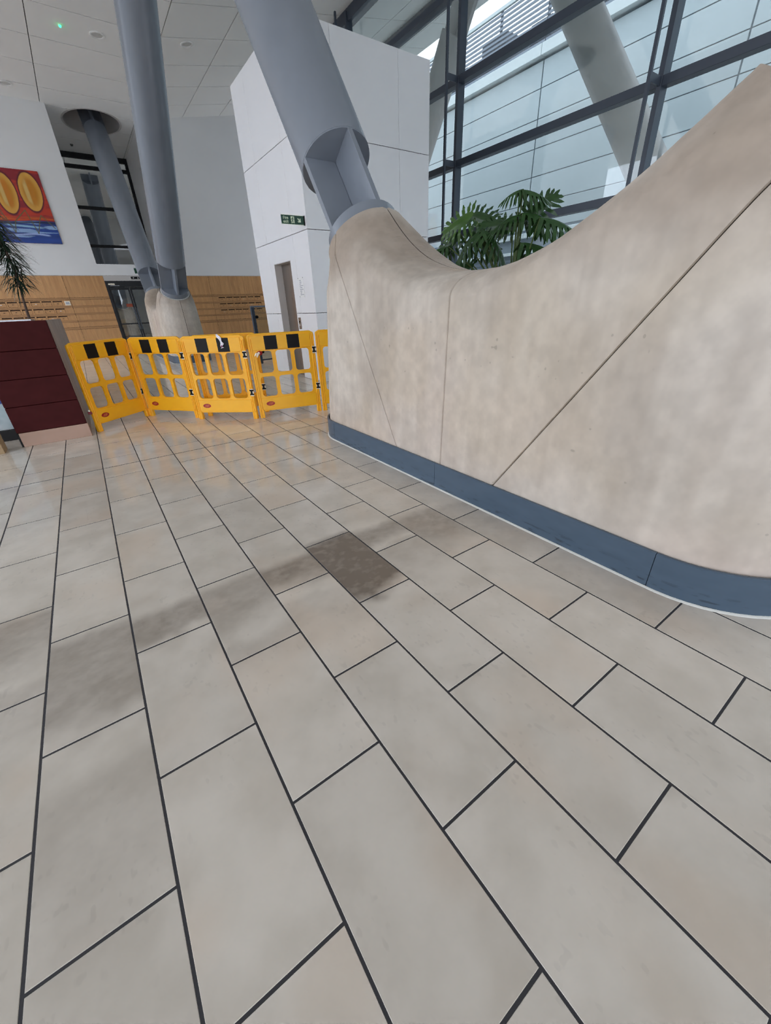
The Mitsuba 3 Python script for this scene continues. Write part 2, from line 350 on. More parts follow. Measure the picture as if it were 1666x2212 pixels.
# ------------------------------------------------------------------ back wall
DADO = 2.47
wb = struct('wall_back', 'white rear wall with an opening above a wooden dado of panels and rails', 'wall')
part(wb, 'plaster', cat_([bx(-8.4, RX0, YB, YB + .15, DADO, HC + .02), bx(RX0 - .15, RX0, YB + .15, YW + .2, DADO, HC + .02), bx(RX1, RX1 + .15, YB + .15, YW + .2, DADO, HC + .02),
     bx(RX0, RX1, YB, YW + .2, DADO, 2.81), mapped(extr(sg.Polygon([(RX1, DADO), (8.0, DADO), (8.0, zc(8.0) + .02), (XF + .1, HC + .03), (RX1, HC + .03)]), .15), (0, YB + .15, 0), (1, 0, 0), (0, 0, 1), (0, -1, 0))]), 'mat_white_wall')
part(wb, 'backing', cat_([bx(-8.4, 1.69, YB + .04, YB + .2, 0, DADO), bx(3.10, 8.0, YB + .04, YB + .2, 0, DADO)]), 'mat_wood_dark')
BOXZ = [1.595, 1.373, 1.150]; BW, BH = .252, .142
LBX = [.03 - .293 * k for k in range(0, 6)]; RBX = [5.42 + .293 * k for k in range(6)]
boxgeo = shapely.union_all([sg.box(x, z, x + BW, z + BH) for x in LBX + RBX for z in BOXZ])
for x0, x1 in ((-8.4, -6.43), (-6.43, -4.11), (-4.11, -1.79), (-1.79, .53), (.53, 1.69), (3.10, 4.01), (4.01, 5.17), (5.17, 7.49), (7.49, 8.0)):
    for z0, z1 in ((0.0, .85), (.93, 1.76), (1.83, DADO)):
        P = sg.box(x0 + .004, z0, x1 - .004, z1 - (.004 if z1 == DADO else 0)).difference(boxgeo)
        part(wb, 'wood_panel', mapped(extr(P, .02), (0, YB + .02, 0), (1, 0, 0), (0, 0, 1), (0, -1, 0)), 'mat_wood')
    for z0, z1 in ((1.765, 1.825), (1.525, 1.59), (1.302, 1.368), (1.079, 1.145), (.855, .925)):
        segs = [(x0 + .004, x1 - .004)]
        if z0 in (1.525, 1.302, 1.079): z1 = z0 + .062
        for a, b in segs: part(wb, 'rail', bx(a, b, YB - .010, YB + .02 if z0 in (1.765, .855) else YB - .0005, z0, z1, .003), 'mat_wood_rail')
part(wb, 'capping', cat_([bx(-8.4, 8.0, YB - .012, YB - .0005, DADO - .006, DADO + .012)]), 'mat_reveal')
def mailbox_bank(xs, label):
    k = thing('mailbox_bank', label, 'mailboxes')
    for z in BOXZ:
        for x in xs:
            b = part(k, 'mailbox_door', bx(x + .006, x + BW - .006, YB + .008, YB + .022, z + .003, z + BH - .032, .002), 'mat_wood')
            part(b, 'name_plate', bx(x + BW / 2 - .022, x + BW / 2 + .022, YB + .004, YB + .009, z + .055, z + .069), 'mat_chrome' if (int(x * 100) + int(z * 100)) % 4 == 0 else 'mat_wood_dark')
mailbox_bank(LBX, 'bank of small wooden mailboxes in the dado behind the slender plant')
mailbox_bank(RBX, 'bank of small wooden mailboxes in the dado left of the white lift shaft')
k = thing('notice_plate', 'small grey metal plate beside the mailboxes on the wooden dado', 'plate')
part(k, 'plate', bx(.345, .505, YB - .016, YB - .0005, 1.60, 1.73, .002), 'mat_sticker'); part(k, 'print', bx(.375, .475, YB - .0175, YB - .016, 1.63, 1.70), 'mat_grey_text')

wf = struct('wall_front', 'plain white band of wall high behind the viewpoint', 'wall')
part(wf, 'plaster', bx(-8.4, 8.0, YS[0] - .2, YS[0], 4.0, 6.78), 'mat_white_wall')

# painting
def painting(p, n, uv):
    x, z = p.x, p.z
    w = 0.03 * (fbm(x * 3, z * 3, 0, 2) - .5)
    red = c3((.26, .012, .020), (.50, .035, .012), smoothstep(.35, .7, fbm(x * 1.5, z * 7, 3, 3)))
    red = c3(red, (.60, .10, .01), smoothstep(4.15, 3.95, z) * smoothstep(.45, .7, fbm(x * 1.2, z * 14, 8, 3)))
    blue = c3((.008, .020, .12), (.015, .07, .36), fbm(x * 1.5, z * 9, 1, 3))
    blue = c3(blue, (.30, .46, .72), smoothstep(.60, .72, fbm(x * 1.3 + 4, z * 16, 5, 3)) * .8)
    blue = c3(blue, (.40, .52, .85), dr.exp(-dr.square((z - 3.56 - .02 * dr.sin(x * 6)) / .022)) * smoothstep(.52, .40, dr.abs(x - .15)) * .9)
    blue = c3(blue, (.32, .55, .75), dr.exp(-dr.square((z - 3.77 + .06 * (x - .1)) / .025)) * smoothstep(.55, .35, dr.abs(x - .05)) * .9)
    hz = 3.90 + .03 * dr.sin(x * 3)
    c = c3(blue, red, smoothstep(hz - .012, hz + .012, z + w))
    c = c3(c, (.006, .008, .03), dr.exp(-dr.square((z - hz + .045) / .03)) * .8)
    for (ox, oz, ax, az) in ((.523, 4.64, .262, .47), (-.075, 4.56, .245, .485), (-.66, 4.6, .24, .47)):
        d = dr.sqrt(dr.square((x - ox - .05 * (z - oz)) / ax) + dr.square((z - oz) / az)) + .04 * (fbm(x * 7, z * 7, 2, 2) - .5)
        c = c3(c, (.12, .006, .012), smoothstep(1.16, 1.05, d))
        yel = c3((.66, .33, .05), (.52, .20, .008), smoothstep(.9, .45, d))
        st = (x - ox + .02) / ax
        yel = c3(yel, (.62, .40, .12), smoothstep(.8, .5, d) * smoothstep(.28, .10, dr.abs(st + .25)))
        yel = c3(yel, (.55, .17, .008), smoothstep(.85, .55, d) * smoothstep(.35, .1, dr.abs(st - .22)) * (.75 if ox < 0.3 else .25))
        c = c3(c, yel, smoothstep(1.02, .97, d))
    zig = [(-.38, 4.146), (-.205, 3.603), (-.12, 3.88), (.218, 4.178), (.353, 3.597), (.50, 3.95), (.569, 4.066), (.821, 3.75)]
    for (xa, za), (xb, zb) in zip(zig[:-1], zig[1:]):
        ux, uz = xb - xa, zb - za; L2 = ux * ux + uz * uz
        t = dr.clip(((x - xa) * ux + (z - za) * uz) / L2, 0, 1)
        d = dr.sqrt(dr.square(x - xa - t * ux) + dr.square(z - za - t * uz))
        c = c3(c, (.11, .10, .03), smoothstep(.017, .009, d) * .8)
    return c
mat('mat_painting', mikit.proc(painting), 0.45)
mat('mat_canvas_edge', lin(90, 26, 30), 0.6)
k = thing('painting', 'large abstract canvas with yellow ovals on red above blue, on the white wall', 'painting')
part(k, 'canvas', bx(-.95, .87, YB - .042, YB - .04, 3.34, 5.16), 'mat_painting'); part(k, 'stretcher', bx(-.95, .87, YB - .0398, YB - .0005, 3.34, 5.16), 'mat_canvas_edge')

# recess window
wn = struct('window_1', 'dark framed window at the back of the recess above the double door', 'window')
for z0, z1 in ((6.64, HC), (6.33, 6.44), (5.05, 5.15), (3.77, 3.86), (2.81, 2.86)): part(wn, 'transom', bx(RX0, RX1, YW, YW + .14, z0, z1, .004), 'mat_frame_black')
for x in (RX0 + .03, RX1 - .07): part(wn, 'jamb', bx(x - .03, x + .07, YW + .001, YW + .139, 2.86, 6.64, .004), 'mat_frame_black')
for z0, z1 in ((6.44, 6.64), (5.15, 6.33), (3.86, 5.05), (2.86, 3.77)): part(wn, 'pane', bx(RX0 + .1, RX1 - .1, YW + .06, YW + .062, z0, z1), 'mat_glass')

# double door
dn = struct('door_1', 'dark framed glazed double door under a pale header with a black sign', 'door')
DY = YB + .06
part(dn, 'header', bx(1.69, 3.10, YB, DY + .08, 2.31, DADO), 'mat_reveal')
part(dn, 'operator_box', bx(1.69, 3.10, YB - .02, DY + .06, 2.13, 2.31, .004), 'mat_frame_black')
part(dn, 'operator_label', bx(1.77, 1.97, YB - .022, YB - .02, 2.19, 2.235), 'mat_sticker'); part(dn, 'operator_label', bx(1.82, 2.10, YB - .022, YB - .02, 2.155, 2.17), 'mat_grey_text')
for x in (1.69, 3.03): part(dn, 'jamb', bx(x, x + .07, YB, DY + .08, 0, 2.13, .003), 'mat_frame_black')
for x0, x1 in ((1.765, 2.385), (2.405, 3.025)):
    lf = part(dn, 'leaf', cat_([bx(x0, x0 + .05, DY, DY + .05, 0.01, 2.12), bx(x1 - .05, x1, DY, DY + .05, 0.01, 2.12), bx(x0 + .05, x1 - .05, DY, DY + .05, 2.04, 2.12), bx(x0 + .05, x1 - .05, DY, DY + .05, .01, .13), bx(x0 + .05, x1 - .05, DY, DY + .05, .93, .97)]), 'mat_frame_black')
    part(lf, 'pane', cat_([bx(x0 + .05, x1 - .05, DY + .024, DY + .026, .13, .93), bx(x0 + .05, x1 - .05, DY + .024, DY + .026, .97, 2.04)]), 'mat_glass')
    hx = x1 - .03 if x0 < 2 else x0 + .03
    part(lf, 'pull_handle', tube([(hx, DY - .001, .75), (hx, DY - .05, .76), (hx, DY - .05, 1.45), (hx, DY - .001, 1.46)], .012), 'mat_frame', smooth=40)
k = thing('door_notice', 'small red-brown notice stuck on the glass of the double door', 'notice')
part(k, 'plate', bx(2.14, 2.36, DY + .0185, DY + .0235, 1.50, 1.60), 'mat_notice')
k = thing('door_sign', 'black sign with white arrow and running figure on the door header', 'sign')
part(k, 'plate', bx(2.53, 2.83, YB - .008, YB - .0005, 2.365, 2.44), 'mat_black')
def glyph(poly, o, ex, ez, d, parent, m, name='symbol'):
    ey = np.cross(ez, ex); part(parent, name, mapped(extr(poly, d), o, ex, ez, -np.asarray(ey)), m)
def running_man():
    P = [sg.Point(.06, .92).buffer(.085), sg.LineString([(.02, .76), (-.08, .45)]).buffer(.085), sg.LineString([(-.08, .45), (.12, .26), (.06, .02)]).buffer(.055), sg.LineString([(-.10, .42), (-.14, .18), (-.34, .10)]).buffer(.055),
         sg.LineString([(.0, .74), (.20, .58), (.33, .66)]).buffer(.042), sg.LineString([(.0, .74), (-.22, .68), (-.30, .48)]).buffer(.042)]
    return shapely.union_all(P)
arrow = shapely.union_all([sg.LineString([(-.35, .5), (.35, .5)]).buffer(.09, cap_style='flat'), sg.LineString([(.02, .85), (.38, .5), (.02, .15)]).buffer(.09, cap_style='flat', join_style='mitre')])
sc = lambda g_, s, dx, dz: shapely.affinity.translate(shapely.affinity.scale(g_, s, s, origin=(0, 0)), dx, dz)
glyph(sc(arrow, .055, 2.60, 2.375), (0, YB - .008, 0), (1, 0, 0), (0, 0, 1), .0015, k, 'mat_white', 'arrow')
glyph(sc(running_man(), .055, 2.75, 2.375), (0, YB - .008, 0), (1, 0, 0), (0, 0, 1), .0015, k, 'mat_white', 'figure')
k = thing('exit_sign', 'small green exit sign on the white band above the double door', 'sign')
part(k, 'plate', bx(2.70, 2.94, YB - .012, YB - .0005, 2.54, 2.70, .002), 'mat_green'); glyph(sc(running_man(), .12, 2.82, 2.56), (0, YB - .012, 0), (1, 0, 0), (0, 0, 1), .0015, k, 'mat_sign_white', 'figure')

# hall behind the back wall
hb = struct('wall_rear_hall', 'plain grey walls and boarded ceiling of the hall seen through the door and window', 'wall')
part(hb, 'left_wall', bx(-3.4, -3.2, 23.3, 35.6, 0, HC), 'mat_white_wall')
part(hb, 'end_wall', bx(-3, 10, 35.6, 35.8, 0, 7.0), 'mat_white_wall')
for y0 in np.arange(23.3, 35.5, 1.3):
    for x0 in (-3.2, -.6, 2.0, 4.6): part(hb, 'ceiling_panel', bx(x0 + .01, x0 + 2.59, y0 + .01, y0 + 1.29, HC, HC + .02), 'mat_ceiling')
part(hb, 'ceiling_backing', bx(-3.2, 7.2, 23.3, 35.6, HC + .021, HC + .05), 'mat_gap')
part(hb, 'side_wall', bx(7.2, 7.4, 23.3, 35.6, 0, HC), 'mat_white_wall')

# ------------------------------------------------------------------ glass wall on the right
XG = 8.0
gw = struct('window_2', 'tall glass wall of dark mullions, transoms and large panes beside the planted bed', 'window')
MY = [-3.9, .05, 4.0, 7.95, 11.9, 15.85]; ZT = [0.04, 1.30, 2.56, 3.78, 5.05, 6.30]
for y in MY:
    mu = part(gw, 'mullion', bx(XG - .06, XG + .12, y - .035, y + .035, 0, zc(XG) - .05, .004), 'mat_frame')
    part(gw, 'wind_post', bx(XG - .36, XG - .315, y - .022, y + .022, 0, zc(XG) - .12, .004), 'mat_frame')
    for z in ZT[1:]: part(gw, 'bracket', bx(XG - .315, XG - .06, y - .012, y + .012, z - .05, z + .05, .003), 'mat_frame')
for z in ZT:
    for y0, y1 in zip(MY[:-1], MY[1:]): part(gw, 'transom', bx(XG - .05, XG + .10, y0 + .035, y1 - .035, z - .055, z + .055, .004), 'mat_frame')
ZP = ZT + [zc(XG) - .2]
for z0, z1 in zip(ZP[:-1], ZP[1:]):
    for y0, y1 in zip(MY[:-1], MY[1:]): part(gw, 'pane', bx(XG + .03, XG + .032, y0 + .035, y1 - .035, z0 + .055, z1 - .055 if z1 != ZP[-1] else z1), 'mat_glass')
part(gw, 'head_beam', bx(XG - .02, XG + .22, YS[0], 18.8, zc(XG) - .22, zc(XG) + .06, .01), 'mat_frame')

# outside: canopy, paving, opposite building
cn = struct('canopy_ceiling', 'pale boarded soffit running on outside over the glass wall, with a dark edge beam', 'canopy')
for x0, x1 in ((8.25, 9.55), (9.55, 10.95), (10.95, 11.9)):
    for y0, y1 in zip(YS[:-1], YS[1:]):
        m = extr(sg.box(x0 + g, y0 + g, x1 - g, y1 - g), .03); v = np.array(m.vertices); v[:, 2] += HC + (v[:, 0] - XF) * SL; m.vertices = v; part(cn, 'panel', m, 'mat_ceiling')
part(cn, 'backing', sloped_slab(8.22, 11.92, YS[0], 22.95, .031, .12, hole=False), 'mat_gap')
part(cn, 'edge_beam', bx(10.1, 10.32, YS[0], 22.95, zc(10.1) - .24, zc(10.1) - .002, .01), 'mat_frame')
pv = struct('pavement', 'grey paving outside the glass wall', 'pavement')
part(pv, 'slab', bx(8.02, 17.9, -12, 45, -.2, -.06), 'mat_paving')
XO = 18.0
ob = thing('office_building', 'pale panelled building across the yard seen through the glass wall', 'building')
part(ob, 'wall_core', bx(XO + .06, XO + 3, -16, 52, 0, 9.2), 'mat_facade_shadow')
YO = [-13.4, -6.6, .2, 7.0, 13.8, 20.6, 27.4, 34.2, 41.0]
ZO = [3.9, 4.83, 5.74, 6.66, 7.57, 8.47, 9.26]
for y0, y1 in zip(YO[:-1], YO[1:]):
    for z0, z1 in zip(ZO[:-1], ZO[1:]): part(ob, 'facade_panel', bx(XO, XO + .05, y0 + .025, y1 - .025, z0 + .012, z1 - .012, .006), 'mat_facade')
    part(ob, 'cornice', bx(XO - .22, XO + .3, y0 + .01, y1 - .01, 9.33, 9.66, .01), 'mat_facade_edge')
    part(ob, 'ledge', bx(XO - .12, XO + .05, y0 + .005, y1 - .005, 3.62, 3.80, .01), 'mat_facade_edge')
    part(ob, 'ledge', bx(XO - .10, XO + .05, y0 + .005, y1 - .005, 3.02, 3.14, .01), 'mat_facade_edge')
    for z in np.arange(.25, 2.95, .17): part(ob, 'louvre', mapped(bx(y0 + .06, y1 - .06, -.006, .006, -.055, .055), (XO - .01, 0, z), (0, 1, 0), (.87, 0, .5), (-.5, 0, .87)), 'mat_louvre')
    part(ob, 'post', bx(XO - .02, XO + .06, y0 - .05, y0 + .05, 0, 3.02), 'mat_facade_shadow')
for y0, y1 in zip(YO[:-1], YO[1:]):
    for i, z in enumerate(np.arange(9.74, 11.35, .135)): part(ob, 'screen_slat', bx(XO - .05, XO - .02, y0 + .02, y1 - .02, z, z + .072), 'mat_louvre')
    for yy in (y0, y0 + 2.27, y0 + 4.53): part(ob, 'screen_post', bx(XO - .015, XO + .06, yy - .04, yy + .04, 9.66, 11.4), 'mat_plant_box')
    part(ob, 'screen_cap', bx(XO - .08, XO + .02, y0 + .005, y1 - .005, 11.36, 11.46), 'mat_facade_edge')
    for k_ in range(3):
        a = y0 + .3 + 2.2 * k_; part(ob, 'roof_plant', bx(XO + .6, XO + 2.2, a, a + .9 + .9 * rng.random(), 9.2, 10.25 + .9 * rng.random()), 'mat_plant_box')

# ------------------------------------------------------------------ concrete column bases
SC = -.32; RC = .365
CC = np.array([UCOL + SC * AX[1], 2.0 + SC * AX[2]]); PE = np.array([math.cos(TH), -math.sin(TH)])
OUT, INN = CC + RC * PE, CC - RC * PE
def smooth_line(pts, n=60):
    pts = np.array(pts); t = np.r_[0, np.cumsum(np.linalg.norm(np.diff(pts, axis=0), axis=1))]
    s = np.linspace(0, t[-1], n); return np.c_[PchipInterpolator(t, pts[:, 0])(s), PchipInterpolator(t, pts[:, 1])(s)]
ZB = .19
Epts = smooth_line([(2.035, 0), (1.995, .4), (1.945, .8), (1.895, 1.2), (1.862, 1.42), OUT])
Upts = smooth_line([INN, (1.165, 1.905), (1.08, 1.825), (.975, 1.735), (.87, 1.657), (.765, 1.592), (.65, 1.535), (.51, 1.486), (.35, 1.446), (.17, 1.424), (0, 1.42)])
halfpoly = np.vstack([[0, 0], Epts, Upts])
full = sg.Polygon(np.vstack([Epts, Upts, (Upts * [-1, 1])[::-1], (Epts * [-1, 1])[::-1]])).buffer(0)
Eline = sg.LineString(Epts); Uline = sg.LineString(np.vstack([Upts, (Upts * [-1, 1])[::-1][1:]]))
Eline2 = sg.LineString(Epts * [-1, 1])
def sstep(a, b, x): t = np.clip((x - a) / (b - a), 0, 1); return t * t * (3 - 2 * t)
def half_thick(q):
    P = shapely.points(np.abs(q[:, 0]), q[:, 1])
    dU, dE = shapely.distance(P, Uline), shapely.distance(P, Eline)
    s = -((np.abs(q[:, 0]) - CC[0]) * AX[1] + (q[:, 1] - CC[1]) * AX[2]); lat = np.abs((np.abs(q[:, 0]) - CC[0]) * PE[0] + (q[:, 1] - CC[1]) * PE[1])
    wc = 1 - sstep(0.0, .62, np.hypot(np.maximum(s, 0), .55 * np.maximum(lat - RC, 0)))
    ww = 1 - sstep(-.03, .24, np.maximum(s, 0))
    wt = .495 - .045 * np.clip(q[:, 1], 0, 1.6) / 1.3
    W = wt + (RC - wt) * ww
    RU = .17 + (RC - .17) * wc; pU = 2.2 + (2 - 2.2) * wc
    RE = wt + (RC - wt) * ww; pE = 2.0
    gU = (1 - np.clip(1 - dU / RU, 0, 1) ** pU) ** (1 / pU); gE = (1 - np.clip(1 - dE / RE, 0, 1) ** pE) ** (1 / pE)
    return W * gU * gE
SEAMS = [sg.LineString([(-.05, -.1), (-.05, 1.6)]), sg.LineString([(.52 + .607 * (z - .245), z) for z in (-.1, .2, 1.62, 2.2)]), sg.LineString([(-.585 - .682 * (z - .242), z) for z in (-.1, .2, 1.62, 2.2)])]
cuts = [full]
for L in SEAMS:
    new = []
    for c in cuts:
        new += [q for q in shapely.ops.split(c, L).geoms] if L.crosses(c) else [c]
    cuts = [c for c in new if c.area > .01]
def ring_pts(poly, d, step):
    b = poly.buffer(-d) if d else poly
    out = []
    for g_ in getattr(b, 'geoms', [b]):
        if g_.is_empty: continue
        L = g_.exterior; n = max(8, int(L.length / step)); out.append(np.array([L.interpolate(i / n, normalized=True).coords[0] for i in range(n)]))
    return np.vstack(out) if out else np.zeros((0, 2))
def concrete_panel(poly, side):
    own = poly.difference(shapely.union_all([L.buffer(.0015) for L in SEAMS]))
    own = max(getattr(own, 'geoms', [own]), key=lambda q: q.area); rim = poly.difference(shapely.union_all([L.buffer(.0135) for L in SEAMS]))
    poly_in = lambda d: poly.difference(shapely.union_all([L.buffer(d) for L in SEAMS]))
    ext = ring_pts(full, 0, .018); inside = lambda q, e: q[shapely.contains(own.buffer(e), shapely.points(q))] if len(q) else q
    pts = [ext[(shapely.distance(shapely.points(ext), own) < 1e-6) & (np.min([shapely.distance(shapely.points(ext), L) for L in SEAMS], axis=0) > .014)], np.array([c for c in own.exterior.coords[:-1] if min(sg.Point(c).distance(L) for L in SEAMS) < .003])]
    for L in SEAMS:
        t = np.arange(.004, L.length, .016); b_ = np.array([L.interpolate(q).coords[0] for q in t]); d_ = np.array([L.interpolate(q + .001).coords[0] for q in t]) - b_; d_ /= np.linalg.norm(d_, axis=1, keepdims=True); n_ = np.c_[-d_[:, 1], d_[:, 0]]
        for o in (.0015, .0055, .0135):
            for sg_ in (1, -1): pts.append(inside(b_ + sg_ * o * n_, 1e-7))
    for d in (.003, .009, .02, .035, .055, .08, .115, .155, .2, .25):
        r = ring_pts(full, d, .022); ok = shapely.contains(rim, shapely.points(r)); pts.append(r[ok])
    x0, y0, x1, y1 = poly.bounds; gx, gy = np.meshgrid(np.arange(x0, x1, .045), np.arange(y0, y1, .045)); q = np.c_[gx.ravel(), gy.ravel()]
    q = q + rng.uniform(-.006, .006, q.shape)
    ok = shapely.contains(poly.buffer(-.03), shapely.points(q)); pts.append(q[ok])
    P = np.vstack(pts); tri = Delaunay(P).simplices
    c = P[tri].mean(1); tri = tri[shapely.contains(own.buffer(1e-6), shapely.points(c))]
    h = half_thick(P)
    ds = np.min([shapely.distance(shapely.points(P), L) for L in SEAMS], axis=0)
    h = np.maximum(h - np.where(ds < .003, .013, np.where(ds < .009, .0022, 0)), 0)
    h = np.maximum(h, .0035)
    v = np.c_[side * h, P[:, 0], P[:, 1]]
    a, b, cc = v[tri[:, 0]], v[tri[:, 1]], v[tri[:, 2]]; nx = np.cross(b - a, cc - a)[:, 0]
    fl_ = np.where((nx * side > 0)[:, None], tri, tri[:, ::-1])
    return trimesh.Trimesh(v, fl_, process=False)
PANELS = [(concrete_panel(c, s), c) for s in (-1, 1) for c in cuts]
CORE_PTS = None
def core_mesh():
    q = full.buffer(-.02); P = [ring_pts(q, d, .05) for d in (0, .02, .06, .12, .2)]
    x0, y0, x1, y1 = q.bounds; gx, gy = np.meshgrid(np.arange(x0, x1, .1), np.arange(y0, y1, .1)); g_ = np.c_[gx.ravel(), gy.ravel()]; P.append(g_[shapely.contains(q.buffer(-.05), shapely.points(g_))])
    P = np.vstack(P); tri = Delaunay(P).simplices; tri = tri[shapely.contains(q.buffer(1e-6), shapely.points(P[tri].mean(1)))]
    h = np.maximum(half_thick(P) - .022, .0); out = []
    for side in (-1, 1):
        v = np.c_[side * h, P[:, 0], P[:, 1]]; nx = np.cross(v[tri[:, 1]] - v[tri[:, 0]], v[tri[:, 2]] - v[tri[:, 0]])[:, 0]
        out.append(trimesh.Trimesh(v, np.where((nx * side > 0)[:, None], tri, tri[:, ::-1]), process=False))
    return cat_(out)
CORE = core_mesh()
def capsule_path(r, L, s0, s1, n=40):
    """points of the outline of a stadium, by arc length s from the middle of the -x side, going towards +y"""
    tot = 4 * L + 2 * math.pi * r; out = []
    for s in np.linspace(s0, s1, n):
        s = s % tot
        if s < L: out.append((-r, s, -1, 0))
        elif s < L + math.pi * r:
            a = math.pi - (s - L) / r; out.append((r * math.cos(a), L + r * math.sin(a), math.cos(a), math.sin(a)))
        elif s < 3 * L + math.pi * r: out.append((r, L - (s - L - math.pi * r), 1, 0))
        elif s < 3 * L + 2 * math.pi * r:
            a = -(s - 3 * L - math.pi * r) / r; out.append((r * math.cos(a), -L + r * math.sin(a), math.cos(a), math.sin(a)))
        else: out.append((-r, -L + (s - 3 * L - 2 * math.pi * r), -1, 0))
    return np.array(out)
def strip(path, prof):
    """sweeps a closed profile of (outward offset, z) along the path"""
    n, m = len(path), len(prof)
    v = np.array([[x + nx * o, y + ny * o, z] for x, y, nx, ny in path for o, z in prof]); f = []
    for i in range(n - 1):
        for j in range(m):
            a, b = i * m + j, i * m + (j + 1) % m; f += [[a, a + m, b + m], [a, b + m, b]]
    for j in range(1, m - 1): f += [[0, j, j + 1], [(n - 1) * m, (n - 1) * m + j + 1, (n - 1) * m + j]]
    msh = trimesh.Trimesh(v, f, process=False); trimesh.repair.fix_normals(msh); return msh
LS, RS = 1.54, .495
TOT = 4 * LS + 2 * math.pi * RS
SKIRT_PROF = [(0.0, .002), (.017, .002), (.017, ZB - .004), (.013, ZB), (0.0, ZB)]
sj = [-1.53, -.02, 1.53, LS + math.pi * RS + .1, LS + math.pi * RS + LS, LS + math.pi * RS + 2 * LS - .1, TOT - 1.53]
SKIRTS = [strip(capsule_path(RS, LS, a + .0015, b - .0015), SKIRT_PROF) for a, b in zip(sj[:-1], sj[1:])]
SEAL = strip(capsule_path(RS, LS, 0, TOT, 160), [(.0175, 0), (.030, 0), (.0255, .004), (.0175, .006)])
PLY_P = [mikit.ply(m, 'mat_concrete', smooth=32) for m, _ in PANELS]
PLY_C = mikit.ply(CORE, 'mat_core', smooth=40); PLY_S = [mikit.ply(m, 'mat_skirt', smooth=35) for m in SKIRTS]; PLY_SE = mikit.ply(SEAL, 'mat_sealant', smooth=50)
collar = cat_([cyl(np.array([0, s * CC[0], CC[1]]) - .012 * AX * [1, s, 1], np.array([0, s * CC[0], CC[1]]) + .002 * AX * [1, s, 1], RC - .012, n=56) for s in (1, -1)])
PLY_CO = mikit.ply(collar, 'mat_sealant', smooth=40)
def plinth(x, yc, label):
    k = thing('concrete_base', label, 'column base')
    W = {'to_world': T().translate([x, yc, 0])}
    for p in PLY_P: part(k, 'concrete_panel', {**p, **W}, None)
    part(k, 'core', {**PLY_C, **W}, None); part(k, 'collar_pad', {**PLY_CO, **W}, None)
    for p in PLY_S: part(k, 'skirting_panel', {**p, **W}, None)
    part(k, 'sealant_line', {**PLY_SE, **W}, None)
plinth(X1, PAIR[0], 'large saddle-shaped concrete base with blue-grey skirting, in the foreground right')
plinth(X1, PAIR[1], 'concrete base with two collars standing behind the yellow barriers, before the glazed door')
plinth(X1, PAIR[2], 'concrete base seen through the glass of the double door')
plinth(9.5, PAIR[0], 'concrete base outside the glass wall, hidden behind the big foreground base')
plinth(9.5, PAIR[1], 'concrete base outside the glass wall, behind the white lift shaft')

# steel columns: tube, end plates, four fins at each end, base plate
RT = .322; S0 = .455; STOP = (6.60 - 2.0) / AX[2]; SEND = (8.2 - 2.0) / AX[2]
def col_meshes(s):
    ax = AX * [1, s, 1]; P0 = np.array([0, s * UCOL, 2.0]); ex = np.array([1., 0, 0]); pe = np.array([0, s * math.cos(TH), -math.sin(TH)])
    at = lambda d: P0 + ax * d
    tb = cyl(at(S0 + .012), at(STOP), RT, n=72)
    pl = cyl(at(S0), at(S0 + .012), RT - .002, n=72)
    plt = cyl(at(STOP), at(STOP + .012), RT - .002, n=72)
    bp = cyl(at(SC + .003), at(SC + .110), RT + .004, n=72)
    def fin(d, a, b):
        o = np.cross(ax, d); t = .024; m = bx(.026, RT - .001, -t, t, a, b, .003); return mapped(m, P0, d, o, ax)
    lo = [fin(d, SC + .110, S0) for d in (ex, -ex, pe, -pe)]; hi = [fin(d, STOP + .012, SEND) for d in (ex, -ex, pe, -pe)]
    hub = [mapped(bx(-.0255, .0255, -.0255, .0255, SC + .110, S0), P0, ex, pe, ax), mapped(bx(-.0255, .0255, -.0255, .0255, STOP + .012, SEND), P0, ex, pe, ax)]
    return dict(tube=[tb], end_plate=[pl, plt], base_plate=[bp], fin=lo + hi, fin_core=hub)
COLP = {}
def column(x, yc, s, label, m='mat_steel', top=True):
    k = thing('steel_column', label, 'column')
    if (s, m) not in COLP: COLP[(s, m)] = {n: [mikit.ply(q, m, smooth=40) for q in ms] for n, ms in col_meshes(s).items()}
    for n, ps in COLP[(s, m)].items():
        for p in ps: part(k, n, {**p, 'to_world': T().translate([x, yc, 0])}, None)
column(X1, PAIR[0], 1, 'big blue-grey leaning tube column rising from the near concrete base, with open cross fins')
column(X1, PAIR[0], -1, 'blue-grey leaning column on the right end of the foreground base')
column(X1, PAIR[1], -1, 'blue-grey leaning column towards the camera on the rear concrete base, left of the big column')
column(X1, PAIR[1], 1, 'blue-grey column leaning away from the rear base into the round ceiling hole')
column(X1, PAIR[2], -1, 'grey column seen through the recess window, leaning towards the camera')
column(X1, PAIR[2], 1, 'grey column in the rear hall, leaning away')
column(9.5, PAIR[0], 1, 'pale round column outside the glass wall, between the two near mullions', 'mat_column_out')
column(9.5, PAIR[0], -1, 'pale round column outside the glass wall, at the far right', 'mat_column_out')
column(9.5, PAIR[1], -1, 'pale round column outside the glass wall, right beside the white lift shaft', 'mat_column_out')
column(9.5, PAIR[1], 1, 'pale round column outside, behind the lift shaft', 'mat_column_out')

